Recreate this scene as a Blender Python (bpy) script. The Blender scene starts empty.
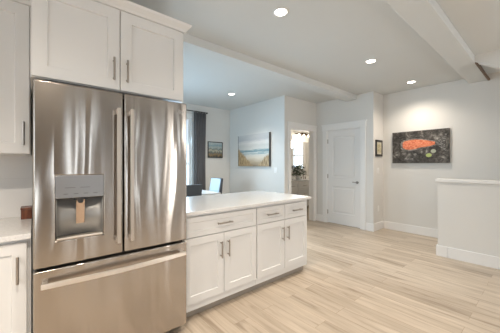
import bpy, bmesh, math, random
from mathutils import Vector, Matrix
random.seed(7)
scene = bpy.context.scene
C = scene.collection

# ------------------------------------------------------------------ camera, world, light, exposure
cam_d = bpy.data.cameras.new('camera'); cam = bpy.data.objects.new('camera', cam_d); C.objects.link(cam)
cam.location = (0, 0, 1.30)
cam.rotation_euler = (math.radians(90), 0, math.radians(-40.2))
cam_d.sensor_width = 36; cam_d.lens = 255 / 500 * 36
cam_d.shift_y = -1.5 / 500
cam_d.clip_start = 0.02
scene.camera = cam

world = bpy.data.worlds.new('world'); scene.world = world; world.use_nodes = True
bg = world.node_tree.nodes['Background']
bg.inputs[0].default_value = (0.72, 0.86, 1.0, 1); bg.inputs[1].default_value = 1.2

scene.view_settings.view_transform = 'Standard'
scene.view_settings.look = 'None'
scene.view_settings.gamma = 1
scene.view_settings.use_curve_mapping = False
scene.view_settings.exposure = 0.25
scene.cycles.max_bounces = 12
scene.cycles.diffuse_bounces = 8
scene.cycles.use_denoising = True
scene.cycles.sample_clamp_indirect = 6.0

ADDED_BACK_WINDOWS = [(-2.0, -1.2, 0.12, 2.35), (0.84, 1.20, 0.12, 2.35), (2.25, 2.58, 0.12, 2.35), (3.80, 4.38, 0.12, 2.35)]    # x0, x1, z0, z1 added in the unseen wall behind the camera for light
DINING_WINDOW = (1.25, 2.83, 0.25, 2.42)
ADDED_KITCHEN_WINDOW = (-1.9, 0.9, 1.05, 2.3)                                  # y0, y1, z0, z1; added out of view to light the hall
ADDED_SIDE_WINDOW = (3.2, 5.1, 0.7, 2.4)                                      # y0, y1, z0, z1; added out of view to light the pantry wall
BATH_WINDOW = (3.95, 4.52, 1.12, 2.2)                                    # y0, y1, z0, z1

def daylight(name, loc, rot, sx, sy, power, col):
    d = bpy.data.lights.new(name, 'AREA'); d.shape = 'RECTANGLE'; d.size = sx; d.size_y = sy
    d.energy = power; d.color = col
    o = bpy.data.objects.new(name, d); C.objects.link(o); o.location = loc; o.rotation_euler = rot
    return o
for (x0, x1, z0, z1) in ADDED_BACK_WINDOWS:
    daylight('window_daylight', ((x0+x1)/2, -3.42, (z0+z1)/2), (math.radians(90), 0, 0), x1-x0, z1-z0, (46 if x0 > 3 else 12)*(x1-x0)*(z1-z0), (1.0, 0.97, 0.93) if x0 > 3 else (0.88, 0.95, 1.0))  # lamps at the added back windows; rightmost stronger to light the salmon wall
x0, x1, z0, z1 = DINING_WINDOW
daylight('window_daylight', ((x0+x1)/2, 5.74, (z0+z1)/2), (math.radians(-68), 0, 0), x1-x0, z1-z0, 70, (0.50, 0.77, 1.0)).data.spread = math.radians(125)
y0, y1, z0, z1 = BATH_WINDOW
daylight('window_daylight', (7.72, (y0+y1)/2, (z0+z1)/2), (math.radians(90), 0, math.radians(90)), y1-y0, z1-z0, 2.2, (0.85, 0.95, 1.0))
y0, y1, z0, z1 = ADDED_KITCHEN_WINDOW
daylight('window_daylight', (-3.22, (y0+y1)/2, (z0+z1)/2), (math.radians(90), 0, math.radians(-90)), y1-y0, z1-z0, 26, (0.84, 0.93, 1.0))  # lamp at the added kitchen window, fills the hall
y0, y1, z0, z1 = ADDED_SIDE_WINDOW
daylight('window_daylight', (-3.22, (y0+y1)/2, (z0+z1)/2), (math.radians(90), 0, math.radians(-90)), y1-y0, z1-z0, 72, (0.52, 0.78, 1.0))  # lamp at the added side window, cool fill for pantry and seascape walls
LAMP_POWER = 17
LAMP_COLOR = (1.0, 0.88, 0.74)

# ------------------------------------------------------------------ materials
def mat(name, col, rough=0.5, metal=0.0, emit=0.0, ecol=None, spec=0.5):
    m = bpy.data.materials.new(name); m.use_nodes = True
    p = m.node_tree.nodes['Principled BSDF']
    p.inputs['Base Color'].default_value = (*col, 1); p.inputs['Roughness'].default_value = rough
    p.inputs['Metallic'].default_value = metal; p.inputs['Specular IOR Level'].default_value = spec
    if emit:
        p.inputs['Emission Color'].default_value = (*(ecol or col), 1); p.inputs['Emission Strength'].default_value = emit
    return m
def nd(m, t, **kw):
    n = m.node_tree.nodes.new(t)
    for k, v in kw.items(): setattr(n, k, v)
    return n
def lk(m, a, b): m.node_tree.links.new(a, b)
def P(m): return m.node_tree.nodes['Principled BSDF']
def coords(m, kind='Object', scale=(1, 1, 1), rot=(0, 0, 0), loc=(0, 0, 0)):
    tc = nd(m, 'ShaderNodeTexCoord'); mp = nd(m, 'ShaderNodeMapping')
    mp.inputs['Scale'].default_value = scale; mp.inputs['Rotation'].default_value = rot; mp.inputs['Location'].default_value = loc
    lk(m, tc.outputs[kind], mp.inputs['Vector']); return mp.outputs['Vector']
def noise(m, vec, scale, detail=3, rough=0.5, dist=0.0):
    n = nd(m, 'ShaderNodeTexNoise'); n.inputs['Scale'].default_value = scale; n.inputs['Detail'].default_value = detail
    n.inputs['Roughness'].default_value = rough; n.inputs['Distortion'].default_value = dist
    lk(m, vec, n.inputs['Vector']); return n.outputs['Fac']
def ramp(m, fac, stops, interp='LINEAR'):
    r = nd(m, 'ShaderNodeValToRGB'); e = r.color_ramp.elements; r.color_ramp.interpolation = interp
    while len(e) < len(stops): e.new(0.5)
    for i, (p, c) in enumerate(stops): e[i].position = p; e[i].color = (*c, 1)
    lk(m, fac, r.inputs['Fac']); return r.outputs['Color']
def mix(m, fac, a, b, blend='MIX'):
    x = nd(m, 'ShaderNodeMix', data_type='RGBA', blend_type=blend)
    for s, v in ((0, fac), (6, a), (7, b)):
        if isinstance(v, (int, float)): x.inputs[s].default_value = v
        elif isinstance(v, tuple): x.inputs[s].default_value = (*v, 1)
        else: lk(m, v, x.inputs[s])
    return x.outputs[2]
def mathn(m, op, a, b=0.0, clamp=False):
    x = nd(m, 'ShaderNodeMath', operation=op, use_clamp=clamp)
    for i, v in enumerate((a, b)):
        if isinstance(v, (int, float)): x.inputs[i].default_value = v
        else: lk(m, v, x.inputs[i])
    return x.outputs[0]
def bump(m, h, strength, dist=0.01):
    b = nd(m, 'ShaderNodeBump'); b.inputs['Strength'].default_value = strength; b.inputs['Distance'].default_value = dist
    lk(m, h, b.inputs['Height']); lk(m, b.outputs[0], P(m).inputs['Normal'])

def paint(name, col, rough=0.6):
    m = mat(name, col, rough, spec=0.3)
    v = coords(m); bump(m, noise(m, v, 180, 2), 0.04, 0.002)
    c = noise(m, v, 0.8, 2)
    lk(m, ramp(m, c, [(0.3, tuple(k*0.985 for k in col)), (0.7, tuple(min(1, k*1.015) for k in col))]), P(m).inputs['Base Color'])
    return m
M = {}
M['wall'] = paint('greige_wall_paint', (0.70, 0.685, 0.655))
M['ceiling'] = paint('ceiling_paint', (0.635, 0.645, 0.635), 0.8)
M['trim'] = mat('white_trim_paint', (0.80, 0.79, 0.775), 0.35)
M['cab'] = mat('white_cabinet_paint', (0.715, 0.71, 0.70), 0.35)
M['kick'] = mat('toe_kick_shade_paint', (0.33, 0.29, 0.245), 0.6)  # white kick board with the shade under the cabinet put into its brown
M['door'] = mat('white_door_paint', (0.78, 0.77, 0.755), 0.4)
M['nickel'] = mat('brushed_nickel', (0.42, 0.385, 0.35), 0.32, 1.0)
M['chrome'] = mat('chrome', (0.75, 0.74, 0.72), 0.15, 1.0)
M['dark'] = mat('dark_grey_plastic', (0.02, 0.02, 0.022), 0.5)
M['body'] = mat('dark_grey_enamel', (0.09, 0.088, 0.085), 0.5, 0.3)
M['plate'] = mat('white_plastic', (0.82, 0.81, 0.79), 0.35)
M['black'] = mat('black_frame', (0.015, 0.013, 0.012), 0.4)
M['panelgrey'] = mat('grey_control_panel', (0.24, 0.24, 0.245), 0.3, 0.5)
M['recess'] = mat('grey_recess_metal', (0.30, 0.295, 0.285), 0.5, 0.6)
M['bronze'] = mat('bronze', (0.10, 0.06, 0.035), 0.35, 0.9)
M['lens'] = mat('lamp_lens', (1, 0.95, 0.88), 0.4, emit=14, ecol=(1.0, 0.90, 0.76))
M['shade'] = mat('lit_glass_shade', (1, 0.9, 0.75), 0.4, emit=2.0, ecol=(1.0, 0.88, 0.70))
M['mirror'] = mat('mirror_glass', (0.93, 0.93, 0.93), 0.02, 1.0)
M['green'] = mat('dark_leaf_green', (0.018, 0.06, 0.016), 0.5)
M['petal'] = mat('white_petal', (0.8, 0.78, 0.74), 0.6)
M['ceramic'] = mat('white_ceramic', (0.78, 0.77, 0.75), 0.25)

def steel(name, wav, rough=0.21, col=(0.47, 0.43, 0.39)):
    m = mat(name, col, rough, 1.0)
    P(m).inputs['Anisotropic'].default_value = 0.6; P(m).inputs['Anisotropic Rotation'].default_value = 0.25
    tg = nd(m, 'ShaderNodeTangent', direction_type='RADIAL', axis='Z'); lk(m, tg.outputs[0], P(m).inputs['Tangent'])
    v = coords(m, scale=(6.5, 1, 0.75), loc=(3.1, 0, 0.4)); h = noise(m, v, 1.0, 1.5, 0.4, 0.55)
    b = nd(m, 'ShaderNodeBump'); b.inputs['Strength'].default_value = wav; b.inputs['Distance'].default_value = 0.02
    lk(m, h, b.inputs['Height']); lk(m, b.outputs[0], P(m).inputs['Normal'])
    return m
M['steel'] = steel('stainless_steel', 0.75)
M['steelbar'] = steel('stainless_steel_handle', 0.03, 0.36, (0.80, 0.75, 0.69))
M['doorbar'] = steel('stainless_steel_door_handle', 0.03, 0.34, (0.60, 0.54, 0.48))
M['copper'] = mat('copper_toned_steel', (0.60, 0.48, 0.39), 0.22, 1.0)

m = mat('white_quartz', (0.78, 0.77, 0.755), 0.16); M['quartz'] = m
v = coords(m); lk(m, ramp(m, noise(m, v, 70, 3, 0.7), [(0.35, (0.62, 0.61, 0.60)), (0.5, (0.70, 0.695, 0.69)), (1, (0.74, 0.737, 0.73))]), P(m).inputs['Base Color'])

# oak planks running along y
m = mat('light_oak_planks', (0.5, 0.4, 0.3), 0.36); M['floor'] = m
v = coords(m, rot=(0, 0, math.radians(90)))
def brick(m, v, c1, c2, cm, w, h, mortar):
    b = nd(m, 'ShaderNodeTexBrick'); b.offset = 0.37; b.offset_frequency = 2; b.squash = 1
    b.inputs['Scale'].default_value = 1; b.inputs['Mortar Size'].default_value = mortar; b.inputs['Mortar Smooth'].default_value = 0.1
    b.inputs['Brick Width'].default_value = w; b.inputs['Row Height'].default_value = h; b.inputs['Bias'].default_value = 0
    b.inputs['Color1'].default_value = (*c1, 1); b.inputs['Color2'].default_value = (*c2, 1); b.inputs['Mortar'].default_value = (*cm, 1)
    lk(m, v, b.inputs['Vector']); return b
bk = brick(m, v, (0.53, 0.455, 0.37), (0.425, 0.355, 0.28), (0.35, 0.27, 0.19), 1.22, 0.155, 0.0016)
ids = brick(m, v, (0, 0, 0), (1, 1, 1), (0.5, 0.5, 0.5), 1.22, 0.155, 0.0)
ofs = nd(m, 'ShaderNodeVectorMath', operation='MULTIPLY_ADD'); ofs.inputs[1].default_value = (7.3, 19.1, 3.0)
lk(m, ids.outputs['Color'], ofs.inputs[0]); lk(m, v, ofs.inputs[2])
mp = nd(m, 'ShaderNodeMapping'); mp.inputs['Scale'].default_value = (0.8, 9.0, 1); lk(m, ofs.outputs[0], mp.inputs['Vector'])
g1 = noise(m, mp.outputs[0], 1.6, 5, 0.6, 0.6)
mp2 = nd(m, 'ShaderNodeMapping'); mp2.inputs['Scale'].default_value = (3.0, 90.0, 1); lk(m, ofs.outputs[0], mp2.inputs['Vector'])
g2 = noise(m, mp2.outputs[0], 1.0, 4, 0.6)
c = mix(m, 0.8, bk.outputs['Color'], ramp(m, g1, [(0.30, (0.52, 0.46, 0.40)), (0.45, (0.92, 0.90, 0.88)), (0.70, (1.22, 1.23, 1.24))]), 'MULTIPLY')
c = mix(m, 0.5, c, ramp(m, g2, [(0.3, (0.82, 0.80, 0.78)), (0.6, (1.05, 1.05, 1.05))]), 'MULTIPLY')
lk(m, c, P(m).inputs['Base Color'])
lk(m, ramp(m, g1, [(0.2, (0.34,)*3), (0.8, (0.46,)*3)]), P(m).inputs['Roughness'])
bump(m, mathn(m, 'SUBTRACT', mathn(m, 'MULTIPLY', g2, 0.25), bk.outputs['Fac']), 0.12, 0.002)

m = mat('white_glazed_tile', (0.76, 0.75, 0.735), 0.12); M['tile'] = m
v = coords(m, rot=(math.radians(90), 0, 0))
bk = brick(m, v, (0.76, 0.75, 0.735), (0.755, 0.745, 0.73), (0.72, 0.71, 0.69), 0.60, 0.30, 0.002)
lk(m, bk.outputs['Color'], P(m).inputs['Base Color']); bump(m, mathn(m, 'SUBTRACT', 1.0, bk.outputs['Fac']), 0.2, 0.002)

m = mat('reddish_brown_wood', (0.13, 0.04, 0.018), 0.35); M['box'] = m
v = coords(m, scale=(60, 60, 6)); lk(m, ramp(m, noise(m, v, 1, 4), [(0.3, (0.07, 0.02, 0.01)), (0.7, (0.2, 0.065, 0.028))]), P(m).inputs['Base Color'])

m = mat('charcoal_curtain_cloth', (0.13, 0.122, 0.125), 0.9); M['curtain'] = m
v = coords(m, scale=(1, 1, 1)); bump(m, noise(m, v, 500, 2), 0.2, 0.001)
m = mat('charcoal_upholstery', (0.075, 0.08, 0.088), 0.75); M['upholstery'] = m
v = coords(m); bump(m, noise(m, v, 350, 2), 0.2, 0.001)
M['vinyl'] = mat('smooth_grey_vinyl', (0.26, 0.29, 0.32), 0.35)
M['legwood'] = mat('dark_chair_wood', (0.03, 0.022, 0.018), 0.45)
M['table'] = mat('glare_pale_table_top', (0.72, 0.72, 0.71), 0.2)  # window glare on the table top put into its light colour
M['frame_wood'] = mat('dark_canvas_edge', (0.05, 0.042, 0.036), 0.6)
M['mat_board'] = mat('cream_paper', (0.62, 0.58, 0.47), 0.7)
M['brown_strip'] = mat('brown_beam_strip', (0.17, 0.11, 0.07), 0.6)

m = bpy.data.materials.new('window_glass'); m.use_nodes = True; M['glass'] = m
nt = m.node_tree; nt.nodes.remove(nt.nodes['Principled BSDF'])
tr = nd(m, 'ShaderNodeBsdfTransparent'); gl = nd(m, 'ShaderNodeBsdfGlossy'); gl.inputs['Roughness'].default_value = 0.02
fr = nd(m, 'ShaderNodeFresnel'); fr.inputs[0].default_value = 1.25; mx = nd(m, 'ShaderNodeMixShader')
lk(m, fr.outputs[0], mx.inputs[0]); lk(m, tr.outputs[0], mx.inputs[1]); lk(m, gl.outputs[0], mx.inputs[2])
lk(m, mx.outputs[0], nt.nodes['Material Output'].inputs['Surface'])

# pictures (object coordinates: origin at the lower corner, metres)
def sep(m, vec):
    s = nd(m, 'ShaderNodeSeparateXYZ'); lk(m, vec, s.inputs[0]); return s.outputs
# slate background with white scratches
m = mat('slate_painted_canvas', (0.05, 0.05, 0.05), 0.6); M['slate'] = m
v = coords(m, 'Object')
a = noise(m, v, 9, 8, 0.72, 0.5)
cc = ramp(m, a, [(0.40, (0.020, 0.016, 0.013)), (0.52, (0.065, 0.056, 0.047)), (0.62, (0.19, 0.175, 0.155)), (0.70, (0.50, 0.47, 0.42))])
v3 = coords(m, 'Object', scale=(1, 1.5, 5), rot=(0.5, 0, 0))
cc = mix(m, mathn(m, 'MULTIPLY', ramp(m, noise(m, v3, 7, 6, 0.7, 1.5), [(0.55, (0, 0, 0)), (0.68, (1, 1, 1))]), 0.4), cc, (0.36, 0.33, 0.30))
lk(m, cc, P(m).inputs['Base Color'])
m = mat('salmon_flesh_paint', (0.75, 0.20, 0.09), 0.45); M['salmon'] = m
v = coords(m, 'Object', scale=(1, 2, 5), rot=(0.9, 0, 0))
lk(m, ramp(m, noise(m, v, 11, 5, 0.65, 0.8), [(0.32, (0.46, 0.085, 0.035)), (0.5, (0.74, 0.20, 0.085)), (0.68, (0.82, 0.42, 0.25))]), P(m).inputs['Base Color'])
m = mat('pale_fish_skin_paint', (0.42, 0.38, 0.32), 0.5); M['paleskin'] = m
lk(m, ramp(m, noise(m, coords(m, 'Object', scale=(1, 1, 2)), 22, 6, 0.75), [(0.40, (0.06, 0.055, 0.05)), (0.54, (0.24, 0.22, 0.19)), (0.68, (0.48, 0.45, 0.40))]), P(m).inputs['Base Color'])
m = mat('grey_tail_paint', (0.17, 0.16, 0.145), 0.5); M['tail'] = m
lk(m, ramp(m, noise(m, coords(m, 'Object', scale=(1, 9, 30), rot=(0.6, 0, 0)), 2.0, 5, 0.7, 1.0), [(0.40, (0.03, 0.027, 0.023)), (0.52, (0.12, 0.11, 0.10)), (0.64, (0.42, 0.40, 0.37))]), P(m).inputs['Base Color'])
M['lime'] = mat('lime_slice_paint', (0.42, 0.50, 0.16), 0.5)
M['garlic'] = mat('pale_slice_paint', (0.40, 0.42, 0.32), 0.5)
# seascape: along Generated z
m = mat('seascape_painted_canvas', (0.6, 0.6, 0.6), 0.55); M['sea'] = m
gen = coords(m, 'Generated'); s = sep(m, gen)
vs = coords(m, 'Generated', scale=(1, 2.0, 9)); n1 = noise(m, vs, 2.2, 5, 0.6, 0.6)
zz = mathn(m, 'ADD', s[2], mathn(m, 'MULTIPLY', mathn(m, 'SUBTRACT', n1, 0.5), 0.16))
base = ramp(m, zz, [(0.0, (0.24, 0.18, 0.11)), (0.14, (0.46, 0.38, 0.27)), (0.27, (0.62, 0.57, 0.48)), (0.36, (0.56, 0.56, 0.52)), (0.395, (0.22, 0.33, 0.36)), (0.425, (0.60, 0.63, 0.62)), (0.46, (0.15, 0.25, 0.28)),
                    (0.50, (0.22, 0.33, 0.36)), (0.53, (0.58, 0.58, 0.56)), (0.64, (0.54, 0.54, 0.52)), (0.74, (0.66, 0.645, 0.62)), (0.84, (0.47, 0.48, 0.49)), (1.0, (0.60, 0.59, 0.58))])
# dune grass in the two lower corners
ax = mathn(m, 'ABSOLUTE', mathn(m, 'SUBTRACT', s[1], 0.42))
hgt = mathn(m, 'MULTIPLY', mathn(m, 'SUBTRACT', ax, 0.04), 1.1)
gm = mathn(m, 'MULTIPLY', mathn(m, 'SUBTRACT', mathn(m, 'ADD', hgt, mathn(m, 'MULTIPLY', mathn(m, 'SUBTRACT', noise(m, coords(m, 'Generated', scale=(1, 26, 5)), 1, 4), 0.5), 0.22)), s[2]), 14, True)
gc = ramp(m, noise(m, coords(m, 'Generated', scale=(1, 40, 7)), 1, 4, 0.7), [(0.35, (0.16, 0.10, 0.045)), (0.55, (0.42, 0.30, 0.16)), (0.72, (0.62, 0.50, 0.32))])
lk(m, mix(m, gm, base, gc), P(m).inputs['Base Color'])
# small harbour-like abstract print
m = mat('blue_tan_print', (0.4, 0.4, 0.4), 0.5); M['print'] = m
gen = coords(m, 'Generated'); s = sep(m, gen)
n1 = noise(m, coords(m, 'Generated', scale=(9, 1, 2.5)), 1.3, 5, 0.7, 0.4)
zz = mathn(m, 'ADD', s[2], mathn(m, 'MULTIPLY', mathn(m, 'SUBTRACT', n1, 0.5), 0.75))
lk(m, ramp(m, zz, [(0.02, (0.06, 0.065, 0.055)), (0.18, (0.32, 0.21, 0.10)), (0.30, (0.08, 0.12, 0.13)), (0.44, (0.52, 0.48, 0.36)), (0.54, (0.10, 0.15, 0.15)), (0.64, (0.42, 0.46, 0.44)), (0.80, (0.22, 0.33, 0.38)), (1.0, (0.50, 0.56, 0.56))]), P(m).inputs['Base Color'])
m = mat('botanical_print', (0.5, 0.45, 0.3), 0.6); M['botanic'] = m
v = coords(m, 'Generated', scale=(5, 1, 5))
lk(m, ramp(m, noise(m, v, 1.2, 4), [(0.35, (0.30, 0.27, 0.14)), (0.55, (0.55, 0.50, 0.33)), (0.7, (0.66, 0.62, 0.47))]), P(m).inputs['Base Color'])

# ------------------------------------------------------------------ helpers
def origin(o):
    p = Vector((0, 0, 0))
    while o is not None: p += o.location; o = o.parent
    return p
def NB(): return bmesh.new()
def box(bm, x0, x1, y0, y1, z0, z1):
    vs = [bm.verts.new((x, y, z)) for x in (x0, x1) for y in (y0, y1) for z in (z0, z1)]
    for f in ((0, 1, 3, 2), (4, 6, 7, 5), (0, 4, 5, 1), (2, 3, 7, 6), (0, 2, 6, 4), (1, 5, 7, 3)):
        bm.faces.new([vs[i] for i in f])
    return bm
def B(*a): return box(NB(), *a)
def tube(bm, p, q, r0, r1=None, n=12, caps=True):
    p, q = Vector(p), Vector(q); r1 = r0 if r1 is None else r1
    d = (q - p).normalized(); a = d.orthogonal().normalized(); b = d.cross(a)
    A = [bm.verts.new(p + (a*math.cos(t) + b*math.sin(t))*r0) for t in [2*math.pi*i/n for i in range(n)]]
    Z = [bm.verts.new(q + (a*math.cos(t) + b*math.sin(t))*r1) for t in [2*math.pi*i/n for i in range(n)]]
    for i in range(n): bm.faces.new((A[i], A[(i+1) % n], Z[(i+1) % n], Z[i]))
    if caps: bm.faces.new(A[::-1]); bm.faces.new(Z)
    return bm
def lathe(bm, cx, cy, prof, n=20):
    rings = [[bm.verts.new((cx + r*math.cos(2*math.pi*i/n), cy + r*math.sin(2*math.pi*i/n), z)) for i in range(n)] for r, z in prof]
    for a, b in zip(rings, rings[1:]):
        for i in range(n): bm.faces.new((a[i], a[(i+1) % n], b[(i+1) % n], b[i]))
    bm.faces.new(rings[0][::-1]); bm.faces.new(rings[-1]); return bm
def prism(bm, pts, axis, a, b):
    """outline pts (two coordinates) extruded along axis from a to b"""
    def P3(p, t): return {'x': (t, p[0], p[1]), 'y': (p[0], t, p[1]), 'z': (p[0], p[1], t)}[axis]
    A = [bm.verts.new(P3(p, a)) for p in pts]; Z = [bm.verts.new(P3(p, b)) for p in pts]; n = len(pts)
    for i in range(n): bm.faces.new((A[i], A[(i+1) % n], Z[(i+1) % n], Z[i]))
    bm.faces.new(A[::-1]); bm.faces.new(Z); return bm
def sweep(bm, pts, w, h, up=Vector((0, 0, 1))):
    """rectangular bar w thick (sideways), h high along a polyline"""
    rings = []
    for i, p in enumerate(pts):
        p = Vector(p); d = (Vector(pts[min(i+1, len(pts)-1)]) - Vector(pts[max(i-1, 0)])).normalized()
        s = d.cross(up).normalized(); u = s.cross(d).normalized()
        rings.append([bm.verts.new(p + s*a*w/2 + u*b*h/2) for a, b in ((-1, -1), (1, -1), (1, 1), (-1, 1))])
    for a, b in zip(rings, rings[1:]):
        for i in range(4): bm.faces.new((a[i], a[(i+1) % 4], b[(i+1) % 4], b[i]))
    bm.faces.new(rings[0][::-1]); bm.faces.new(rings[-1]); return bm
def obj(name, bm, m, parent=None, bevel=0.0, seg=2, smooth=False, angle=40, local=False):
    if parent is not None and not local: bmesh.ops.translate(bm, vec=-origin(parent), verts=bm.verts)
    bmesh.ops.recalc_face_normals(bm, faces=bm.faces)
    me = bpy.data.meshes.new(name); bm.to_mesh(me); bm.free()
    if smooth:
        for p in me.polygons: p.use_smooth = True
    o = bpy.data.objects.new(name, me); C.objects.link(o); me.materials.append(m)
    if parent is not None: o.parent = parent
    if bevel:
        b = o.modifiers.new('bevel', 'BEVEL'); b.width = bevel; b.segments = seg; b.limit_method = 'ANGLE'; b.angle_limit = math.radians(angle); b.harden_normals = smooth
    return o
def recentre(o):
    """move a single mesh's origin to the bottom centre of its box"""
    vs = [v.co for v in o.data.vertices]
    c = Vector(((min(v.x for v in vs)+max(v.x for v in vs))/2, (min(v.y for v in vs)+max(v.y for v in vs))/2, min(v.z for v in vs)))
    o.data.transform(Matrix.Translation(-c)); o.location = c; return o
def tag(o, label, cat, group=None):
    o['label'] = label; o['category'] = cat
    if group: o['group'] = group
    return o
def thing(name, label, cat, loc=(0, 0, 0), group=None, rz=0):
    o = bpy.data.objects.new(name, None); o.empty_display_size = 0.05; C.objects.link(o); o.location = loc; o.rotation_euler.z = rz
    return tag(o, label, cat, group)
def struct(name, bm, m, label, cat, bevel=0.0, parent=None):
    o = obj(name, bm, m, parent, bevel); o['kind'] = 'structure'; return tag(o, label, cat) if parent is None else o
def sthing(name, label, cat, loc):
    o = thing(name, label, cat, loc); o['kind'] = 'structure'; return o
def copy_tree(o, parent=None):
    c = o.copy(); C.objects.link(c)
    if parent is not None: c.parent = parent
    for ch in list(o.children): copy_tree(ch, c)
    return c
def shaker(bm, x0, x1, z0, z1, yf, t=0.020, rail=0.062, rec=0.009):
    """a framed door facing -y: outer slab with a recessed flat panel"""
    def ring(a, y): return [bm.verts.new(p) for p in ((x0+a, y, z0+a), (x1-a, y, z0+a), (x1-a, y, z1-a), (x0+a, y, z1-a))]
    back, front, inn, pan = ring(0, yf+t), ring(0, yf), ring(rail, yf), ring(rail+0.003, yf+rec)
    for a, b in ((back, front), (front, inn), (inn, pan)):
        for i in range(4): bm.faces.new((a[i], a[(i+1) % 4], b[(i+1) % 4], b[i]))
    bm.faces.new(pan); bm.faces.new(back[::-1]); return bm
def bar_pull(parent, p, q, off=0.030, r=0.007):
    """a round bar pull standing off -y from p to q (points on the door face)"""
    p, q = Vector(p), Vector(q); d = (q - p).normalized(); o = Vector((0, -off, 0)); bm = NB()
    tube(bm, p+o, q+o, r)
    for c in (p + d*0.018, q - d*0.018): tube(bm, c + Vector((0, 0.0005, 0)), c+o, r*0.8, n=8)
    return obj('handle', bm, M['nickel'], parent, smooth=False)

CEIL = 2.743; RAISED = 2.743
# ------------------------------------------------------------------ setting
struct('floor', B(-3.2, 7.7, -3.4, 5.7, -0.12, 0.0), M['floor'], 'light oak plank floor running through kitchen and hall', 'floor')
struct('ceiling', B(-3.2, 7.7, -3.4, 5.7, CEIL, 3.1), M['ceiling'], 'flat pale ceiling with recessed lights', 'ceiling')
struct('trim_1', B(-3.0, 5.5, 0.655, 0.885, 2.645, CEIL), M['ceiling'], 'ceiling beam running to the stair beside the half wall', 'beam', 0.004)
struct('trim_5', B(4.45, 5.5, 0.628, 0.6545, 2.640, 2.668), M['brown_strip'], 'brown strip along the beam edge above the stair', 'trim')  # narrow brown strip along the beam's lower front edge
bm = NB(); prism(bm, [(0.654, CEIL), (0.654, 2.66), (-0.2, 2.14), (-3.2, 2.14), (-3.2, CEIL)], 'x', 4.43, 4.55)
struct('wall_stair', bm, M['wall'], 'sloping header wall above the half wall', 'wall')
struct('trim_2', B(1.02, 5.06, 2.585, 2.817, 2.645, CEIL), M['ceiling'], 'ceiling beam above the peninsula running to door wall', 'beam', 0.004)

def wall_with_hole(axis, a0, a1, p0, p1, h0, h1, z0, z1, top=CEIL):
    bm = NB()
    def add(s, e, zz0, zz1):
        if e - s > 1e-4 and zz1 - zz0 > 1e-4:
            box(bm, s, e, p0, p1, zz0, zz1) if axis == 'x' else box(bm, p0, p1, s, e, zz0, zz1)
    add(a0, h0, 0, top); add(h1, a1, 0, top); add(h0, h1, 0, z0); add(h0, h1, z1, top); return bm
struct('wall_kitchen', B(-3.0, 1.02, 2.57, 2.80, 0, CEIL), M['wall'], 'wall behind refrigerator and kitchen cabinets', 'wall')
bx0, bx1, bz0, bz1 = DINING_WINDOW
struct('wall_dining', wall_with_hole('x', -3.0, 3.95, 5.50, 5.64, bx0, bx1, bz0, bz1), M['wall'], 'dining area wall holding the curtained window', 'wall')
struct('wall_seascape', B(3.95, 4.07, 3.57, 5.64, 0, CEIL), M['wall'], 'wall carrying the seascape painting', 'wall')
struct('wall_bathroom', wall_with_hole('x', 4.07, 5.06, 3.57, 3.69, 4.15, 4.955, 0, 2.085), M['wall'], 'short wall pierced by the bathroom doorway', 'wall')
struct('wall_pantry', wall_with_hole('y', 2.25, 3.69, 5.06, 5.16, 2.505, 3.285, 0, 2.07), M['wall'], 'wall holding the closed white pantry door', 'wall')
struct('wall_narrow', B(5.16, 5.50, 2.25, 2.35, 0, CEIL), M['wall'], 'narrow return wall with small black framed picture', 'wall')
struct('wall_salmon', B(5.50, 5.62, -3.2, 2.35, 0, CEIL), M['wall'], 'long wall carrying the salmon painting', 'wall')
struct('wall_half', B(4.43, 4.56, -3.2, 1.06, 0, 1.06), M['wall'], 'greige half wall guarding the stair', 'wall')
struct('wall_left', wall_with_hole('y', -3.3, 2.7, -3.12, -3.0, *ADDED_KITCHEN_WINDOW, CEIL), M['wall'], 'kitchen end wall out of view', 'wall')
struct('wall_dining_left', wall_with_hole('y', 2.7, 5.64, -3.12, -3.0, *ADDED_SIDE_WINDOW), M['wall'], 'dining end wall out of view', 'wall')
bm = NB(); edges = [-3.0]
for w in ADDED_BACK_WINDOWS: edges += [w[0], w[1]]
edges.append(5.62)
for i in range(0, len(edges), 2): box(bm, edges[i], edges[i+1], -3.32, -3.2, 0, 3.0)
for w in ADDED_BACK_WINDOWS: box(bm, w[0], w[1], -3.32, -3.2, 0, w[2]); box(bm, w[0], w[1], -3.32, -3.2, w[3], 3.0)
struct('wall_back', bm, paint('taupe_wall_paint', (0.27, 0.225, 0.185)), 'wall behind the camera with tall windows added for light', 'wall')  # unseen wall, painted dark so the steel gets darker reflections
bm = NB(); box(bm, 4.07, 7.5, 5.2, 5.32, 0, CEIL)
struct('wall_vanity', bm, M['wall'], 'bathroom wall behind the vanity mirror', 'wall')
wy0, wy1, wz0, wz1 = BATH_WINDOW
struct('wall_bath_side', wall_with_hole('y', 3.57, 5.32, 7.5, 7.62, wy0, wy1, wz0, wz1), M['wall'], 'bathroom side wall with a window', 'wall')
struct('wall_bath_front', B(5.16, 7.5, 3.57, 3.69, 0, CEIL), M['wall'], 'bathroom wall behind the pantry', 'wall')

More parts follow.
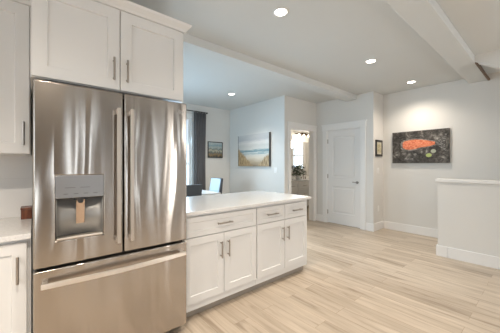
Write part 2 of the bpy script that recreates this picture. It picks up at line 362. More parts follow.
def base(name, x0, x1, y0, y1, label, h=0.15):
    bm = B(x0, x1, y0, y1, 0, h)
    return struct(name, bm, M['trim'], label, 'baseboard', 0.003)
base('baseboard_salmon', 5.484, 5.50, -3.2, 2.234, 'white baseboard under the salmon painting')
base('baseboard_narrow', 5.044, 5.50, 2.234, 2.25, 'white baseboard on the narrow return wall')
base('baseboard_pantry', 5.044, 5.06, 2.25, 2.395, 'white baseboard piece beside pantry door')
base('baseboard_corner', 5.044, 5.06, 3.395, 3.57, 'white baseboard piece in corner by pantry hinges')
base('baseboard_half', 4.414, 4.43, 0.945, 1.06, 'short white baseboard piece at half wall end')
base('baseboard_half_long', 4.414, 4.43, -3.2, 0.942, 'white baseboard along the half wall')
base('baseboard_half_end', 4.414, 4.56, 1.06, 1.076, 'white baseboard across the half wall end')
base('baseboard_seascape', 3.934, 3.95, 3.57, 5.50, 'white baseboard under the seascape')
base('baseboard_dining', -3.0, 3.934, 5.484, 5.50, 'white baseboard under the dining window')
struct('trim_3', B(4.408, 4.582, -3.2, 1.083, 1.06, 1.10), M['trim'], 'white cap on top of the half wall', 'trim', 0.004)

def window(name, axis, a0, a1, z0, z1, p0, p1, inner, sgn, label, mull):
    """frame around the hole, mullions and one pane; sgn: side of the room the casing stands on"""
    r = sthing(name, label, 'window', ((a0+a1)/2, (p0+p1)/2, z0) if axis == 'x' else ((p0+p1)/2, (a0+a1)/2, z0))
    def bb(bm, s, e, q0, q1, zz0, zz1): box(bm, s, e, q0, q1, zz0, zz1) if axis == 'x' else box(bm, q0, q1, s, e, zz0, zz1)
    pm = (p0+p1)/2; f = NB(); w = 0.05
    bb(f, a0, a0+w, pm-.03, pm+.03, z0, z1); bb(f, a1-w, a1, pm-.03, pm+.03, z0, z1)
    bb(f, a0+w, a1-w, pm-.03, pm+.03, z0, z0+w); bb(f, a0+w, a1-w, pm-.03, pm+.03, z1-w, z1)
    for k in mull: bb(f, k-.02, k+.02, pm-.025, pm+.025, z0+w, z1-w)
    zm = z0 + (z1-z0)*0.5
    bb(f, a0+w, a1-w, pm-.02, pm+.02, zm-.02, zm+.02)
    obj('window_frame', f, M['trim'], r)
    g = NB(); bb(g, a0+w, a1-w, pm-.004, pm+.004, z0+w, z1-w); obj('window_pane', g, M['glass'], r)
    c = NB(); i0, i1 = (inner, inner+0.018*sgn) if sgn > 0 else (inner+0.018*sgn, inner); k = 0.085
    bb(c, a0-k, a0, i0, i1, z0-k, z1+k); bb(c, a1, a1+k, i0, i1, z0-k, z1+k); bb(c, a0, a1, i0, i1, z1, z1+k); bb(c, a0, a1, i0, i1, z0-k, z0)
    obj('window_casing', c, M['trim'], r, 0.003)
    return r
window('window_1', 'x', bx0, bx1, bz0, bz1, 5.50, 5.64, 5.50, -1, 'tall bright dining window beside charcoal curtain', [(bx0+bx1)/2])
for i, w in enumerate(ADDED_BACK_WINDOWS):
    window('window_%d' % (i+2), 'x', *w, -3.32, -3.2, -3.2, 1, 'tall window added for light behind the camera, number %s along the wall' % ['one', 'two', 'three', 'four'][i], [])
window('window_7', 'y', *ADDED_KITCHEN_WINDOW, -3.12, -3.0, -3.0, 1, 'wide kitchen window added for light in the unseen end wall', [-0.5])
window('window_8', 'y', *ADDED_SIDE_WINDOW, -3.12, -3.0, -3.0, 1, 'wide dining window added for light in the unseen far end wall', [4.15])
window('window_6', 'y', wy0, wy1, wz0, wz1, 7.5, 7.62, 7.5, -1, 'bathroom window seen in the vanity mirror', [])

# bathroom doorway casing
r = sthing('door_2', 'white cased open doorway into the bathroom', 'doorway', (4.55, 3.57, 0))
for s, e in ((4.055, 4.15), (4.955, 5.045)): obj('casing', B(s, e, 3.552, 3.57, 0, 2.085), M['trim'], r, 0.003)
obj('casing_head', box(B(4.045, 5.05, 3.548, 3.57, 2.085, 2.19), 4.03, 5.055, 3.54, 3.57, 2.19, 2.212), M['trim'], r, 0.003)
obj('jamb', box(box(B(4.15, 4.160, 3.565, 3.70, 0, 2.085), 4.945, 4.955, 3.565, 3.70, 0, 2.085), 4.16, 4.945, 3.565, 3.70, 2.075, 2.085), M['trim'], r)
# pantry door
r = sthing('door_1', 'closed white two panel pantry door', 'door', (5.06, 2.895, 0))
for s, e in ((2.40, 2.505), (3.285, 3.39)): obj('casing', B(5.042, 5.06, s, e, 0, 2.07), M['trim'], r, 0.003)
obj('casing_head', box(B(5.038, 5.06, 2.39, 3.40, 2.07, 2.185), 5.03, 5.06, 2.375, 3.415, 2.185, 2.21), M['trim'], r, 0.003)
obj('jamb', box(box(B(5.06, 5.16, 2.505, 2.517, 0, 2.07), 5.06, 5.16, 3.273, 3.285, 0, 2.07), 5.06, 5.16, 2.517, 3.273, 2.058, 2.07), M['trim'], r)
def panel_door(y0, y1, z0, z1, xf, t, panels):
    """slab facing -x with raised panels set in grooves"""
    bm = NB(); ys = [y0, panels[0][0], panels[0][1], y1]; zs = [z0]
    for p in panels: zs += [p[2], p[3]]
    zs.append(z1)
    vv = {(i, j): bm.verts.new((xf, y, z)) for i, y in enumerate(ys) for j, z in enumerate(zs)}
    for i in range(3):
        for j in range(len(zs)-1):
            q = [vv[i, j], vv[i+1, j], vv[i+1, j+1], vv[i, j+1]]
            if i == 1 and j % 2 == 1:
                def ring(a, d): return [bm.verts.new((xf+d, yy, zz)) for yy, zz in ((ys[1]+a, zs[j]+a), (ys[2]-a, zs[j]+a), (ys[2]-a, zs[j+1]-a), (ys[1]+a, zs[j+1]-a))]
                rs = [q, ring(0.014, 0.011), ring(0.03, 0.011), ring(0.055, 0.003)]
                for a, b in zip(rs, rs[1:]):
                    for k in range(4): bm.faces.new((a[k], a[(k+1) % 4], b[(k+1) % 4], b[k]))
                bm.faces.new(rs[-1])
            else: bm.faces.new(q)
    bk_ = [bm.verts.new((xf+t, y, z)) for y, z in ((y0, z0), (y1, z0), (y1, z1), (y0, z1))]; bm.faces.new(bk_)
    n = len(zs)
    bm.faces.new([vv[i, 0] for i in range(4)] + [bk_[1], bk_[0]]); bm.faces.new([vv[i, n-1] for i in range(4)] + [bk_[2], bk_[3]])
    bm.faces.new([vv[0, j] for j in range(n)] + [bk_[3], bk_[0]]); bm.faces.new([vv[3, j] for j in range(n)] + [bk_[2], bk_[1]])
    return bm
slab = obj('door_slab', panel_door(2.520, 3.270, 0.012, 2.055, 5.075, 0.035, [(2.635, 3.155, 0.24, 0.83), (2.635, 3.155, 1.03, 1.93)]), M['door'], r)
h = NB(); tube(h, (5.075, 2.585, 0.94), (5.067, 2.585, 0.94), 0.030, n=20); tube(h, (5.067, 2.585, 0.94), (5.03, 2.585, 0.94), 0.010); tube(h, (5.03, 2.573, 0.94), (5.03, 2.665, 0.943), 0.010)
obj('door_handle', h, M['nickel'], slab)
for z in (0.25, 1.05, 1.83): obj('hinge', tube(B(5.066, 5.0745, 3.262, 3.284, z-.045, z+.045), (5.064, 3.273, z-.047), (5.064, 3.273, z+.047), 0.006), M['nickel'], r)

# backsplash, a strip of tile on the kitchen wall
struct('trim_4', B(-3.0, -0.012, 2.562, 2.57, 0.914, 1.372), M['tile'], 'white glossy tile backsplash under the wall cabinet', 'backsplash')

# ------------------------------------------------------------------ kitchen: refrigerator
fr = thing('refrigerator', 'stainless steel french door refrigerator with dispenser and bottom freezer drawer', 'refrigerator', (0.455, 2.18, 0))
YF = 1.83
obj('body', B(0.006, 0.902, 1.905, 2.545, 0.03, 1.755), M['body'], fr, 0.004)
obj('base_grille', B(0.03, 0.878, 1.93, 1.96, 0.008, 0.06), M['dark'], fr)
for x in (0.07, 0.838):
    for y in (1.99, 2.48): obj('foot', tube(NB(), (x, y, 0), (x, y, 0.03), 0.022), M['dark'], fr)
for x0_, x1_ in ((0.02, 0.12), (0.79, 0.89)): obj('hinge_cover', B(x0_, x1_, 1.86, 2.02, 1.757, 1.782), M['dark'], fr, 0.004)
def door_grid(x0, x1, z0, z1, yb, bow, n, hole=None):
    """a door facing -y whose front bows out slightly; hole = (x0,x1,z0,z1,depth)"""
    bm = NB()
    xs = sorted(set([x0 + (x1-x0)*i/n for i in range(n+1)] + (list(hole[:2]) if hole else [])))
    zs = [z0] + (list(hole[2:4]) if hole else []) + [z1]
    def yf(x): t = (x-x0)/(x1-x0)*2-1; return YF + bow*t*t
    V = {(i, j): bm.verts.new((x, yf(x), z)) for i, x in enumerate(xs) for j, z in enumerate(zs)}
    K = {(i, j): bm.verts.new((xs[i], yb, zs[j])) for i in (0, len(xs)-1) for j in (0, len(zs)-1)}
    N, Zn = len(xs)-1, len(zs)-1
    ih = [i for i, x in enumerate(xs) if hole and hole[0]-1e-6 <= x <= hole[1]+1e-6]
    for i in range(N):
        for j in range(Zn):
            if hole and j == 1 and ih[0] <= i < ih[-1]: continue
            bm.faces.new((V[i, j], V[i+1, j], V[i+1, j+1], V[i, j+1]))
    if hole:
        R = {(i, j): bm.verts.new((xs[i], YF+hole[4], zs[j])) for i in ih for j in (1, 2)}
        for i in ih[:-1]:
            bm.faces.new((R[i, 1], R[i+1, 1], R[i+1, 2], R[i, 2]))
            for j in (1, 2): bm.faces.new((V[i, j], V[i+1, j], R[i+1, j], R[i, j]))
        for i in (ih[0], ih[-1]): bm.faces.new((V[i, 1], V[i, 2], R[i, 2], R[i, 1]))
    bm.faces.new([V[i, 0] for i in range(N+1)] + [K[N, 0], K[0, 0]]); bm.faces.new([V[i, Zn] for i in range(N+1)] + [K[N, Zn], K[0, Zn]])
    for i in (0, N): bm.faces.new([V[i, j] for j in range(Zn+1)] + [K[i, Zn], K[i, 0]])
    bm.faces.new((K[0, 0], K[N, 0], K[N, Zn], K[0, Zn])); return bm
def fdoor(name, *a):
    o = obj(name, door_grid(*a), M['steel'], fr, 0.009, 3, True, 50)
    return o
HX = (0.093, 0.333, 0.865, 1.237, 0.062)
dl = fdoor('door', -0.007, 0.4475, 0.722, 1.775, 1.895, 0.003, 10, HX)
dr = fdoor('door', 0.4555, 0.906, 0.722, 1.775, 1.895, 0.003, 10)
dw = fdoor('freezer_drawer', -0.007, 0.906, 0.065, 0.706, 1.895, 0.004, 12)
def flat_handle(parent, x, z0, z1):
    bm = box(NB(), x-0.011, x+0.011, YF-0.058, YF-0.040, z0, z1)
    for z in (z0+0.004, z1-0.034): box(bm, x-0.009, x+0.009, YF-0.042, YF+0.006, z, z+0.03)
    return obj('handle', bm, M['doorbar'], parent, 0.004)
flat_handle(dl, 0.412, 0.80, 1.665); flat_handle(dr, 0.492, 0.80, 1.665)
bm = NB(); pts = [(0.026 + 0.850*t, YF - 0.040 - 0.028*math.sin(math.pi*t), 0.634) for t in [i/14 for i in range(15)]]
sweep(bm, pts, 0.016, 0.030)
for x in (0.044, 0.858): box(bm, x-0.012, x+0.012, YF-0.040, YF+0.006, 0.622, 0.646)
obj('handle', bm, M['steelbar'], dw, 0.004)
# dispenser
cp = obj('control_panel', B(0.091, 0.335, YF-0.003, YF+0.055, 1.105, 1.239), M['panelgrey'], dl, 0.003)
marks = mat('dark_grey_marks', (0.12, 0.12, 0.125), 0.5)
for i in range(4): obj('button', B(0.128+i*0.05, 0.150+i*0.05, YF-0.0042, YF-0.0028, 1.128, 1.132), marks, cp)
for i in range(2): obj('display_mark', B(0.135+i*0.075, 0.185+i*0.075, YF-0.0042, YF-0.0028, 1.165, 1.168), marks, cp)
bm = NB(); cols = []
for k in range(17):                         # concave back of the recess
    t = k/16*2-1; x = 0.213 + 0.118*math.sin(t*math.pi/2); y = YF + 0.006 + 0.052*math.cos(t*math.pi/2)**0.6
    cols.append((bm.verts.new((x, y, 0.868)), bm.verts.new((x, y, 1.1045))))
for p, q in zip(cols, cols[1:]): bm.faces.new((p[0], q[0], q[1], p[1]))
o = obj('recess_liner', bm, M['recess'], dl, smooth=True); o.modifiers.new('thick', 'SOLIDIFY').thickness = 0.002
obj('drip_ledge', B(0.098, 0.328, YF-0.004, YF+0.045, 0.8655, 0.878), M['steelbar'], dl, 0.003)
bm = NB(); prism(bm, [(YF+0.012, 1.100), (YF+0.018, 1.100), (YF+0.040, 0.945), (YF+0.034, 0.945)], 'x', 0.192, 0.236)
obj('paddle', bm, M['copper'], dl, 0.002)
bm = NB(); lathe(bm, 0.213, YF+0.012, [(0.011, 1.072), (0.016, 1.082), (0.018, 1.105)]); box(bm, 0.178, 0.248, YF+0.004, YF+0.02, 1.092, 1.105)
obj('spout', bm, M['dark'], dl)
# round badge with its two letters
bx, bz = 0.845, 1.705; by = YF + 0.0022
bm = NB(); tube(bm, (bx, by+0.003, bz), (bx, by-0.002, bz), 0.0165, n=28); bd = obj('badge', bm, mat('badge_grey', (0.42, 0.40, 0.38), 0.4, 0.3), dr)
bm = NB(); n = 28
for k in range(n):
    a, b = 2*math.pi*k/n, 2*math.pi*(k+1)/n
    q = [bm.verts.new((bx+r*math.cos(t), y, bz+r*math.sin(t))) for t in (a, b) for r in (0.0138, 0.0165) for y in (by-0.0034, by-0.0016)]
    for f in ((0, 4, 6, 2), (1, 3, 7, 5), (0, 1, 5, 4), (2, 6, 7, 3)): bm.faces.new([q[i] for i in f])
bmesh.ops.remove_doubles(bm, verts=bm.verts, dist=1e-5)
obj('badge_ring', bm, M['chrome'], bd)
cu = bpy.data.curves.new('letters', 'FONT'); cu.body = 'GE'; cu.size = 0.020; cu.extrude = 0.0006; cu.align_x = 'CENTER'; cu.align_y = 'CENTER'
to = bpy.data.objects.new('letters_source', cu); C.objects.link(to)
bpy.context.view_layer.update()
me = bpy.data.meshes.new_from_object(to.evaluated_get(bpy.context.evaluated_depsgraph_get())); bpy.data.objects.remove(to)
me.transform(Matrix.Translation((bx, by-0.0028, bz)) @ Matrix.Rotation(math.radians(90), 4, 'X')); me.transform(Matrix.Translation(-origin(bd)))
lo = bpy.data.objects.new('badge_letters', me); me.materials.clear(); me.materials.append(M['chrome']); C.objects.link(lo); lo.parent = bd

# ------------------------------------------------------------------ kitchen cabinets
def crown(bm, x0, x1, yf, yb, z0, side=True):
    """flared crown moulding along the front and the right side"""
    prof = [(0.0, 0.0), (0.010, 0.002), (0.018, 0.018), (0.040, 0.042), (0.046, 0.058), (0.0, 0.058)]
    loops = []
    for cx, cy, sx, sy in ((x0, yf, 0, -1), (x1, yf, 1, -1), (x1, yb, 1, 0)):
        loops.append([bm.verts.new((cx + sx*d, cy + sy*d, z0 + h)) for d, h in prof])
    for a, b in zip(loops, loops[1:] if side else loops[1:2]):
        for i in range(len(prof)): bm.faces.new((a[i], a[(i+1) % len(prof)], b[(i+1) % len(prof)], b[i]))
    if not side:
        for v in loops[2]: bm.verts.remove(v)
    bm.faces.new(loops[0]); bm.faces.new(loops[2 if side else 1][::-1]); return bm
def wall_cab(label, x0, x1, yf, z0, z1, doors, handles, crown_side):
    r = thing('wall_cabinet', label, 'cabinet', ((x0+x1)/2, 2.4, z0))
    obj('body', B(x0, x1, yf+0.021, 2.5695, z0, z1), M['cab'], r, 0.002)
    for (a, b), hx in zip(doors, handles):
        d = obj('door', shaker(NB(), a, b, z0+0.004, z1-0.012, yf, rail=0.070, rec=0.012), M['cab'], r, 0.0015)
        bar_pull(d, (hx, yf, z0+0.058), (hx, yf, z0+0.210))
    obj('crown', crown(NB(), x0, x1, yf+0.004, 2.565, z1-0.006, crown_side), M['cab'], r)
    return r
wall_cab('white two door cabinet above the refrigerator', -0.018, 0.918, 1.90, 1.806, 2.365, [(-0.012, 0.443), (0.449, 0.902)], [0.405, 0.488], True)
wall_cab('white wall cabinet left of the refrigerator above tiled backsplash', -0.50, -0.020, 2.24, 1.372, 2.365, [(-0.494, -0.026)], [-0.055], False)

def base_cab(name, label, x0, x1, yf, yb, fronts, z_top=0.884, kick=True):
    r = thing(name, label, 'cabinet', ((x0+x1)/2, (yf+yb)/2, 0))
    obj('body', B(x0, x1, yf+0.021, yb, 0.075, z_top), M['cab'], r, 0.0015)
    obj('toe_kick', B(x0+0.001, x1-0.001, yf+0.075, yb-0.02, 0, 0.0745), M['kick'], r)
    for kind, a, b, z0, z1, hx in fronts:
        if kind == 'drawer':
            d = obj('drawer', shaker(NB(), a, b, z0, z1, yf, rail=0.045, rec=0.007), M['cab'], r, 0.0015); c = (a+b)/2; zc = (z0+z1)/2
            bar_pull(d, (c-0.08, yf, zc), (c+0.08, yf, zc))
        else:
            d = obj('door', shaker(NB(), a, b, z0, z1, yf), M['cab'], r, 0.0015)
            bar_pull(d, (hx, yf, z1-0.22), (hx, yf, z1-0.07))
    return r
YP = 1.93
base_cab('base_cabinet', 'white peninsula cabinet beside refrigerator, one wide drawer over two doors', 0.915, 1.722, YP, 2.57,
         [('drawer', 0.925, 1.715, 0.695, 0.862, 0), ('door', 0.925, 1.320, 0.142, 0.687, 1.283), ('door', 1.325, 1.715, 0.142, 0.687, 1.362)])
r = base_cab('base_cabinet', 'white peninsula cabinet at free end, two small drawers over two doors', 1.724, 2.565, YP, 2.57,
         [('drawer', 1.730, 2.138, 0.695, 0.862, 0), ('drawer', 2.144, 2.540, 0.695, 0.862, 0), ('door', 1.730, 2.138, 0.142, 0.687, 2.100), ('door', 2.144, 2.540, 0.142, 0.687, 2.182)])
base_cab('base_cabinet', 'white full height door base cabinet left of refrigerator', -0.50, -0.014, YP-0.005, 2.5695,
         [('door', -0.494, -0.034, 0.142, 0.862, -0.072)])
tag(recentre(obj('countertop', B(0.915, 2.595, 1.905, 2.86, 0.884, 0.914), M['quartz'], bevel=0.003)), 'white quartz countertop on the peninsula', 'countertop')
tag(recentre(obj('countertop', B(-0.50, -0.014, 1.90, 2.5615, 0.884, 0.914), M['quartz'], bevel=0.003)), 'white quartz countertop left of the refrigerator', 'countertop')
r = thing('wooden_box', 'small reddish brown wooden box on counter beside refrigerator', 'box', (-0.047, 2.475, 0.914))
obj('box_body', B(-0.074, -0.014, 2.42, 2.52, 0.914, 0.980), M['box'], r, 0.002)
obj('box_lid', B(-0.076, -0.0125, 2.417, 2.523, 0.9805, 0.996), M['box'], r, 0.003)

# ------------------------------------------------------------------ recessed ceiling lights
lt = thing('recessed_light', 'recessed ceiling light nearest the refrigerator cabinet', 'ceiling light', (1.774, 1.649, CEIL), 'recessed ceiling lights')
bm = NB(); n = 32
prof = [(0.072, 0.0), (0.072, -0.006), (0.060, -0.007), (0.054, -0.001), (0.054, 0.0)]
R_ = [[bm.verts.new((r_*math.cos(2*math.pi*i/n), r_*math.sin(2*math.pi*i/n), z)) for i in range(n)] for r_, z in prof]
for a, b in zip(R_, R_[1:]):
    for i in range(n): bm.faces.new((a[i], a[(i+1) % n], b[(i+1) % n], b[i]))
obj('trim_ring', bm, M['plate'], lt, smooth=True, local=True)
obj('lens', tube(NB(), (0, 0, -0.0005), (0, 0, -0.0035), 0.0545, n=32), M['lens'], lt, local=True)
ld = bpy.data.lights.new('lamp', 'SPOT'); ld.energy = LAMP_POWER*5.6; ld.color = LAMP_COLOR; ld.shadow_soft_size = 0.05; ld.spot_size = math.radians(124); ld.spot_blend = 1.0
lo = bpy.data.objects.new('lamp', ld); C.objects.link(lo); lo.parent = lt; lo.location = (0, 0, -0.02)
for p, lab in (((3.565, 1.62, CEIL), 'recessed ceiling light midway along the row to salmon painting'), ((5.0, 1.576, CEIL), 'recessed ceiling light in front of the salmon painting'),
          ((3.06, 4.2, CEIL), 'recessed ceiling light over the dining area beyond the beam'), ((0.0, 0.55, CEIL), 'added unseen ceiling light filling the kitchen in front of refrigerator'), ((-1.75, 0.55, CEIL), 'added unseen ceiling light filling the kitchen counter end'), ((0.3, -1.4, RAISED), 'added unseen fill light behind the camera by kitchen'), ((1.9, -1.6, RAISED), 'added unseen fill light behind the camera by half wall')):  # kitchen and behind-camera lamps are added out of view to light the room
    c = copy_tree(lt); c.location = p; c['label'] = lab
    if p[0] in (5.0, 0.0, -1.75):           # brighter added kitchen lamps, slightly brighter lamp by the painting
        l2 = [k for k in c.children if k.type == 'LIGHT'][0]; l2.data = l2.data.copy(); l2.data.energy *= {5.0: 0.7, 0.0: 1.5, -1.75: 3.2}[p[0]]; l2.data.spot_size = math.radians(152 if p[0] < 5 else 140)

# ------------------------------------------------------------------ pictures, switches
r = thing('canvas_painting', 'wide unframed painting of orange salmon fillet on dark slate', 'painting', (5.48, 1.61, 1.335))
cv = obj('canvas', B(5.462, 5.4995, 1.14, 2.055, 1.335, 1.94), M['slate'], r)
def blob(pts, x, m, name, t=0.0015):
    bm = NB(); prism(bm, pts, 'x', x, x - t); return obj(name, bm, m, r)
def ell(cy, cz, ry, rz, n=40, wob=0.0, tail=0.0):
    out = []
    for i in range(n):
        t = 2*math.pi*i/n; c_, s_ = math.cos(t), math.sin(t)
        k = 1 + wob*math.sin(5*t+1) + wob*0.6*math.sin(9*t)
        out.append((cy + ry*c_*k, cz + rz*s_*k*(1 - tail*max(0, -c_)*1.0)))
    return out
def fillet(k, dz=0.0):
    top = [(1.87, .02), (1.86, .055), (1.82, .075), (1.74, .088), (1.64, .092), (1.54, .080), (1.46, .062), (1.40, .045), (1.345, .032)]
    bot = [(1.345, -.012), (1.42, -.04), (1.50, -.052), (1.58, -.058), (1.66, -.085), (1.75, -.094), (1.82, -.085), (1.865, -.05)]
    return [(1.61 + (y-1.61)*(1+(k-1)*.5), 1.685+dz + z*k) for y, z in top + bot]
blob(fillet(1.28, -0.004), 5.462, M['paleskin'], 'fish_outline')
blob(fillet(1.0), 5.4605, M['salmon'], 'fillet', 0.002)
blob([(1.36, 1.665), (1.375, 1.69), (1.36, 1.715), (1.30, 1.735), (1.235, 1.80), (1.175, 1.855), (1.18, 1.77), (1.21, 1.70), (1.19, 1.61), (1.175, 1.53), (1.24, 1.59), (1.31, 1.65)], 5.4604, M['tail'], 'fish_tail', 0.001)
blob(ell(1.44, 1.478, 0.045, 0.034), 5.462, M['lime'], 'lime_slice'); blob(ell(1.37, 1.55, 0.040, 0.034), 5.462, M['garlic'], 'onion_slice')
blob(ell(1.55, 1.535, 0.022, 0.02), 5.462, M['paleskin'], 'garlic_clove'); blob(ell(1.66, 1.50, 0.03, 0.022), 5.462, M['paleskin'], 'garlic_clove')

r = thing('canvas_painting', 'unframed seascape painting of beach dunes and pale sky', 'painting', (3.93, 4.53, 1.272))
cv = obj('canvas', B(3.910, 3.9495, 3.985, 5.075, 1.272, 2.02), M['sea'], r)
for y in (3.970, 5.075): obj('canvas_edge', B(3.909, 3.9495, y, y+0.015, 1.272, 2.02), M['frame_wood'], r)

def framed(name, label, x0, x1, z0, z1, y, w, mf, mp_):
    r = thing(name, label, 'picture', ((x0+x1)/2, y-0.01, z0)); bm = NB()
    box(bm, x0, x0+w, y-0.022, y-0.0005, z0, z1); box(bm, x1-w, x1, y-0.022, y-0.0005, z0, z1); box(bm, x0+w, x1-w, y-0.022, y-0.0005, z0, z0+w); box(bm, x0+w, x1-w, y-0.022, y-0.0005, z1-w, z1)
    obj('frame', bm, mf, r, 0.002); return r
r = framed('framed_picture', 'small framed dark blue and tan picture beside the charcoal curtain', 3.27, 3.71, 1.48, 1.885, 5.50, 0.02, M['black'], None)
obj('print', B(3.29, 3.69, 5.485, 5.497, 1.50, 1.865), M['print'], r)
r = framed('framed_picture', 'small black framed picture on narrow wall by the salmon painting', 5.135, 5.43, 1.475, 1.80, 2.25, 0.04, M['black'], None)
obj('mount', B(5.175, 5.39, 2.236, 2.247, 1.515, 1.76), M['mat_board'], r)
obj('print', B(5.205, 5.36, 2.2345, 2.236, 1.55, 1.725), M['botanic'], r)

sw = thing('light_switch', 'white light switch below the small black framed picture', 'switch', (5.27, 2.25, 1.13), 'light switches')
obj('plate', B(-0.038, 0.038, -0.006, -0.0002, 0, 0.115), M['plate'], sw, 0.002, local=True)
obj('rocker', B(-0.017, 0.017, -0.0095, -0.0055, 0.025, 0.09), M['trim'], sw, 0.001, local=True)
c = copy_tree(sw); c.location = (3.95, 3.82, 1.13); c.rotation_euler.z = math.radians(-90); c['label'] = 'white light switch on wall beside the seascape painting'
ol = thing('wall_outlet', 'white electrical outlet low on the narrow return wall', 'outlet', (5.27, 2.25, 0.37))
obj('plate', B(-0.036, 0.036, -0.006, -0.0002, 0, 0.115), M['plate'], ol, 0.002, local=True)
for z in (0.03, 0.085): obj('socket', tube(NB(), (0, -0.0055, z), (0, -0.008, z), 0.015), M['trim'], ol, local=True)

# ------------------------------------------------------------------ dining area
r = thing('curtain', 'charcoal pleated curtain hanging beside the dining window', 'curtain', (3.0, 5.40, 0.02))
bm = NB(); nx, nz = 60, 8; pr = None; x0, x1 = 2.855, 3.175
for k in range(nz+1):
    z = 0.02 + (2.545-0.02)*k/nz; row = []
    for i in range(nx+1):
        t = i/nx; a = 2*math.pi*4.5*t
        sp = 1 - 0.10*math.sin(math.pi*k/nz)*(0 if t < 0.5 else 1)*0.5
        row.append(bm.verts.new((x0 + (x1-x0)*t*sp + 0.012*math.sin(2*a), 5.405 + 0.030*math.sin(a) + 0.004*math.sin(3*a+k), z)))
    if pr:
        for i in range(nx): bm.faces.new((pr[i], pr[i+1], row[i+1], row[i]))
    pr = row
o = obj('curtain_panel', bm, M['curtain'], r, smooth=True); s_ = o.modifiers.new('thick', 'SOLIDIFY'); s_.thickness = 0.004
r = thing('curtain_rod', 'black curtain rod above the dining window', 'curtain rod', (2.0, 5.405, 2.545))
obj('rod', tube(NB(), (0.9, 5.405, 2.562), (3.19, 5.405, 2.562), 0.011), M['black'], r)
for x in (0.88, 3.20): obj('finial', lathe(NB(), x, 5.405, [(0.006, 2.533), (0.018, 2.542), (0.022, 2.562), (0.018, 2.568), (0.006, 2.577)], 12), M['black'], r)
for x in (1.0, 3.185): obj('bracket', box(B(x-0.006, x+0.006, 5.40, 5.4995, 2.5485, 2.551), x-0.015, x+0.015, 5.49, 5.4995, 2.50, 2.58), M['black'], r)

TX0, TX1, TY0, TY1 = 1.35, 2.80, 4.20, 5.15
r = thing('dining_table', 'dining table beyond the peninsula, window glare in its pale top', 'table', ((TX0+TX1)/2, (TY0+TY1)/2, 0))
obj('table_top', B(TX0, TX1, TY0, TY1, 0.725, 0.76), M['table'], r, 0.006)
obj('apron', B(TX0+0.1, TX1-0.1, TY0+0.1, TY1-0.1, 0.64, 0.7245), M['legwood'], r)
for x in (TX0+0.06, TX1-0.14):
    for y in (TY0+0.06, TY1-0.14): obj('leg', B(x, x+0.08, y, y+0.08, 0, 0.7245), M['legwood'], r)
def chair(label, loc, rz, back_m, w=0.45, hgt=0.99):
    """upholstered chair facing local +y"""
    r = thing('dining_chair', label, 'chair', loc, 'dining chairs', rz)
    obj('seat', B(-w/2, w/2, -0.20, 0.24, 0.42, 0.49), M['upholstery'], r, 0.02, 3, local=True)
    bm = prism(NB(), [(-0.235, 0.40), (-0.165, 0.40), (-0.20, 0.72), (-0.255, hgt), (-0.295, hgt-0.003), (-0.265, 0.70)], 'x', -w/2, w/2)
    obj('backrest', bm, M['upholstery'], r, 0.008, 2, local=True)
    bm = prism(NB(), [(-0.155, 0.47), (-0.164, 0.47), (-0.199, 0.72), (-0.252, hgt-0.015), (-0.243, hgt-0.01), (-0.19, 0.72)], 'x', -w/2+0.02, w/2-0.02)
    obj('back_cushion', bm, back_m, r, 0.003, 2, local=True)
    for sx in (-1, 1):
        obj('leg', tube(NB(), (sx*(w/2-0.03), 0.20, 0.425), (sx*(w/2-0.025), 0.21, 0), 0.020, 0.014, 8), M['legwood'], r, local=True)
        obj('leg', tube(NB(), (sx*(w/2-0.03), -0.19, 0.425), (sx*(w/2-0.025), -0.24, 0), 0.020, 0.014, 8), M['legwood'], r, local=True)
    return r
chair('dark grey dining chair with its back to the peninsula counter', (1.895, 4.03, 0), 0, M['upholstery'], 0.46, 0.98)
chair('dining chair with pale shiny backrest facing window at the table end', (2.76, 4.70, 0), math.radians(90), M['vinyl'], 0.42, 1.02)

# ------------------------------------------------------------------ bathroom
VX0, VX1, VY = 5.25, 7.2, 4.68
r = thing('bathroom_vanity', 'white vanity cabinet with drawers inside the bathroom doorway', 'vanity', ((VX0+VX1)/2, 4.94, 0))
obj('body', B(VX0, VX1, VY+0.021, 5.1995, 0.09, 0.83), M['cab'], r)
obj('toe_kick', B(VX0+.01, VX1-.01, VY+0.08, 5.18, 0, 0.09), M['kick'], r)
for a, b in ((5.27, 5.78), (5.79, 6.32), (6.33, 7.18)):
    for z0, z1 in ((0.12, 0.35), (0.36, 0.59), (0.60, 0.81)):
        d = obj('drawer', shaker(NB(), a, b, z0, z1, VY, rail=0.05), M['cab'], r); c = (a+b)/2
        bar_pull(d, (c-0.07, VY, (z0+z1)/2), (c+0.07, VY, (z0+z1)/2))
obj('vanity_top', B(VX0-0.01, VX1+0.01, VY-0.015, 5.1995, 0.83, 0.86), M['quartz'], r, 0.003)
r = thing('wall_mirror', 'frameless mirror above the bathroom vanity', 'mirror', (6.4, 5.19, 0.98))
obj('mirror_glass', B(5.55, 7.1, 5.188, 5.1995, 0.98, 2.04), M['mirror'], r)
for x in (5.80, 6.80): obj('mirror_clip', B(x, x+0.03, 5.18, 5.188, 0.975, 0.995), M['chrome'], r)
r = thing('vanity_light', 'lit vanity light bar with glass shades above the mirror', 'wall lamp', (6.42, 5.15, 2.1))
obj('bar', box(B(6.22, 7.12, 5.15, 5.175, 2.275, 2.30), 6.56, 6.78, 5.175, 5.1995, 2.24, 2.34), M['bronze'], r)
for x in (6.30, 6.54, 6.78, 7.02):
    obj('arm', tube(NB(), (x, 5.162, 2.288), (x, 5.09, 2.288), 0.008, n=8), M['bronze'], r)
    obj('shade', lathe(NB(), x, 5.085, [(0.046, 2.195), (0.043, 2.22), (0.034, 2.25), (0.022, 2.28)], 16), M['shade'], r, smooth=True)
pd = bpy.data.lights.new('bulbs', 'POINT'); pd.energy = 17; pd.color = (1.0, 0.88, 0.72); pd.shadow_soft_size = 0.15
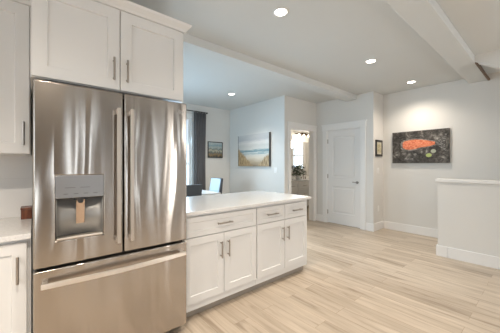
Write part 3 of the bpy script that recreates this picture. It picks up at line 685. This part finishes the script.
po = bpy.data.objects.new('bulbs', pd); C.objects.link(po); po.parent = r; po.location = Vector((6.4, 4.9, 2.0)) - origin(r)
r = thing('faucet', 'dark bronze faucet on the bathroom vanity', 'faucet', (6.46, 5.02, 0.86))
bm = tube(NB(), (6.46, 5.05, 0.86), (6.46, 5.05, 1.06), 0.013)
for k in range(8):
    a0, a1 = math.pi*k/8, math.pi*(k+1)/8
    tube(bm, (6.46, 5.05-0.055+0.055*math.cos(a0), 1.06+0.055*math.sin(a0)), (6.46, 5.05-0.055+0.055*math.cos(a1), 1.06+0.055*math.sin(a1)), 0.011, n=8)
tube(bm, (6.46, 4.94, 1.06), (6.46, 4.94, 1.01), 0.011)
obj('spout', bm, M['bronze'], r)
for x in (6.36, 6.56): obj('handle', tube(tube(NB(), (x, 5.05, 0.86), (x, 5.05, 0.92), 0.014), (x-0.035, 5.05, 0.925), (x+0.035, 5.05, 0.925), 0.008), M['bronze'], r)
PX = 5.96
r = thing('flower_vase', 'white vase of dark green leaves and pale flowers on bathroom vanity', 'plant', (PX, 4.86, 0.86))
obj('vase', lathe(NB(), PX, 4.86, [(0.04, 0.86), (0.06, 0.88), (0.065, 0.93), (0.04, 0.985), (0.045, 1.0)]), M['ceramic'], r, smooth=True)
def leaf(bm, base_, d, ln, wd):
    base_, d = Vector(base_), Vector(d).normalized(); s = d.cross(Vector((random.uniform(-.3, .3), random.uniform(-.3, .3), 1))).normalized(); u = s.cross(d)
    pts = [(0, 0), (0.35, 1), (0.7, 0.8), (1, 0)]; L = []; R = []
    for t, w in pts:
        p = base_ + d*ln*t - u*ln*0.15*t*t
        L.append(bm.verts.new(p + s*w*wd/2)); R.append(bm.verts.new(p - s*w*wd/2))
    for i in range(3):
        try: bm.faces.new((L[i], L[i+1], R[i+1], R[i]))
        except ValueError: pass
bm = NB()
for i in range(190):
    a = random.uniform(0, 2*math.pi); rr = random.uniform(0.0, 0.19); h_ = random.uniform(0.0, 0.27)
    leaf(bm, (PX+rr*math.cos(a), 4.86+rr*0.8*math.sin(a), 1.0+h_), (math.cos(a), math.sin(a), random.uniform(-0.4, 0.9)), random.uniform(0.09, 0.15), random.uniform(0.045, 0.07))
o = obj('foliage', bm, M['green'], r); s_ = o.modifiers.new('thick', 'SOLIDIFY'); s_.thickness = 0.0012
for i in range(4):
    a = i*2.4; x, y, z = PX+0.11*math.cos(a), 4.84+0.08*math.sin(a), 1.06+0.02*i
    obj('flower', lathe(NB(), x, y, [(0.008, z-0.015), (0.026, z), (0.024, z+0.016), (0.008, z+0.022)], 10), M['petal'], r, smooth=True)
bm = NB()
for i in range(6): tube(bm, (PX, 4.86, 0.9), (PX+0.09*math.cos(i), 4.86+0.07*math.sin(i), 1.09), 0.004, n=6)
obj('stem', bm, M['green'], r)
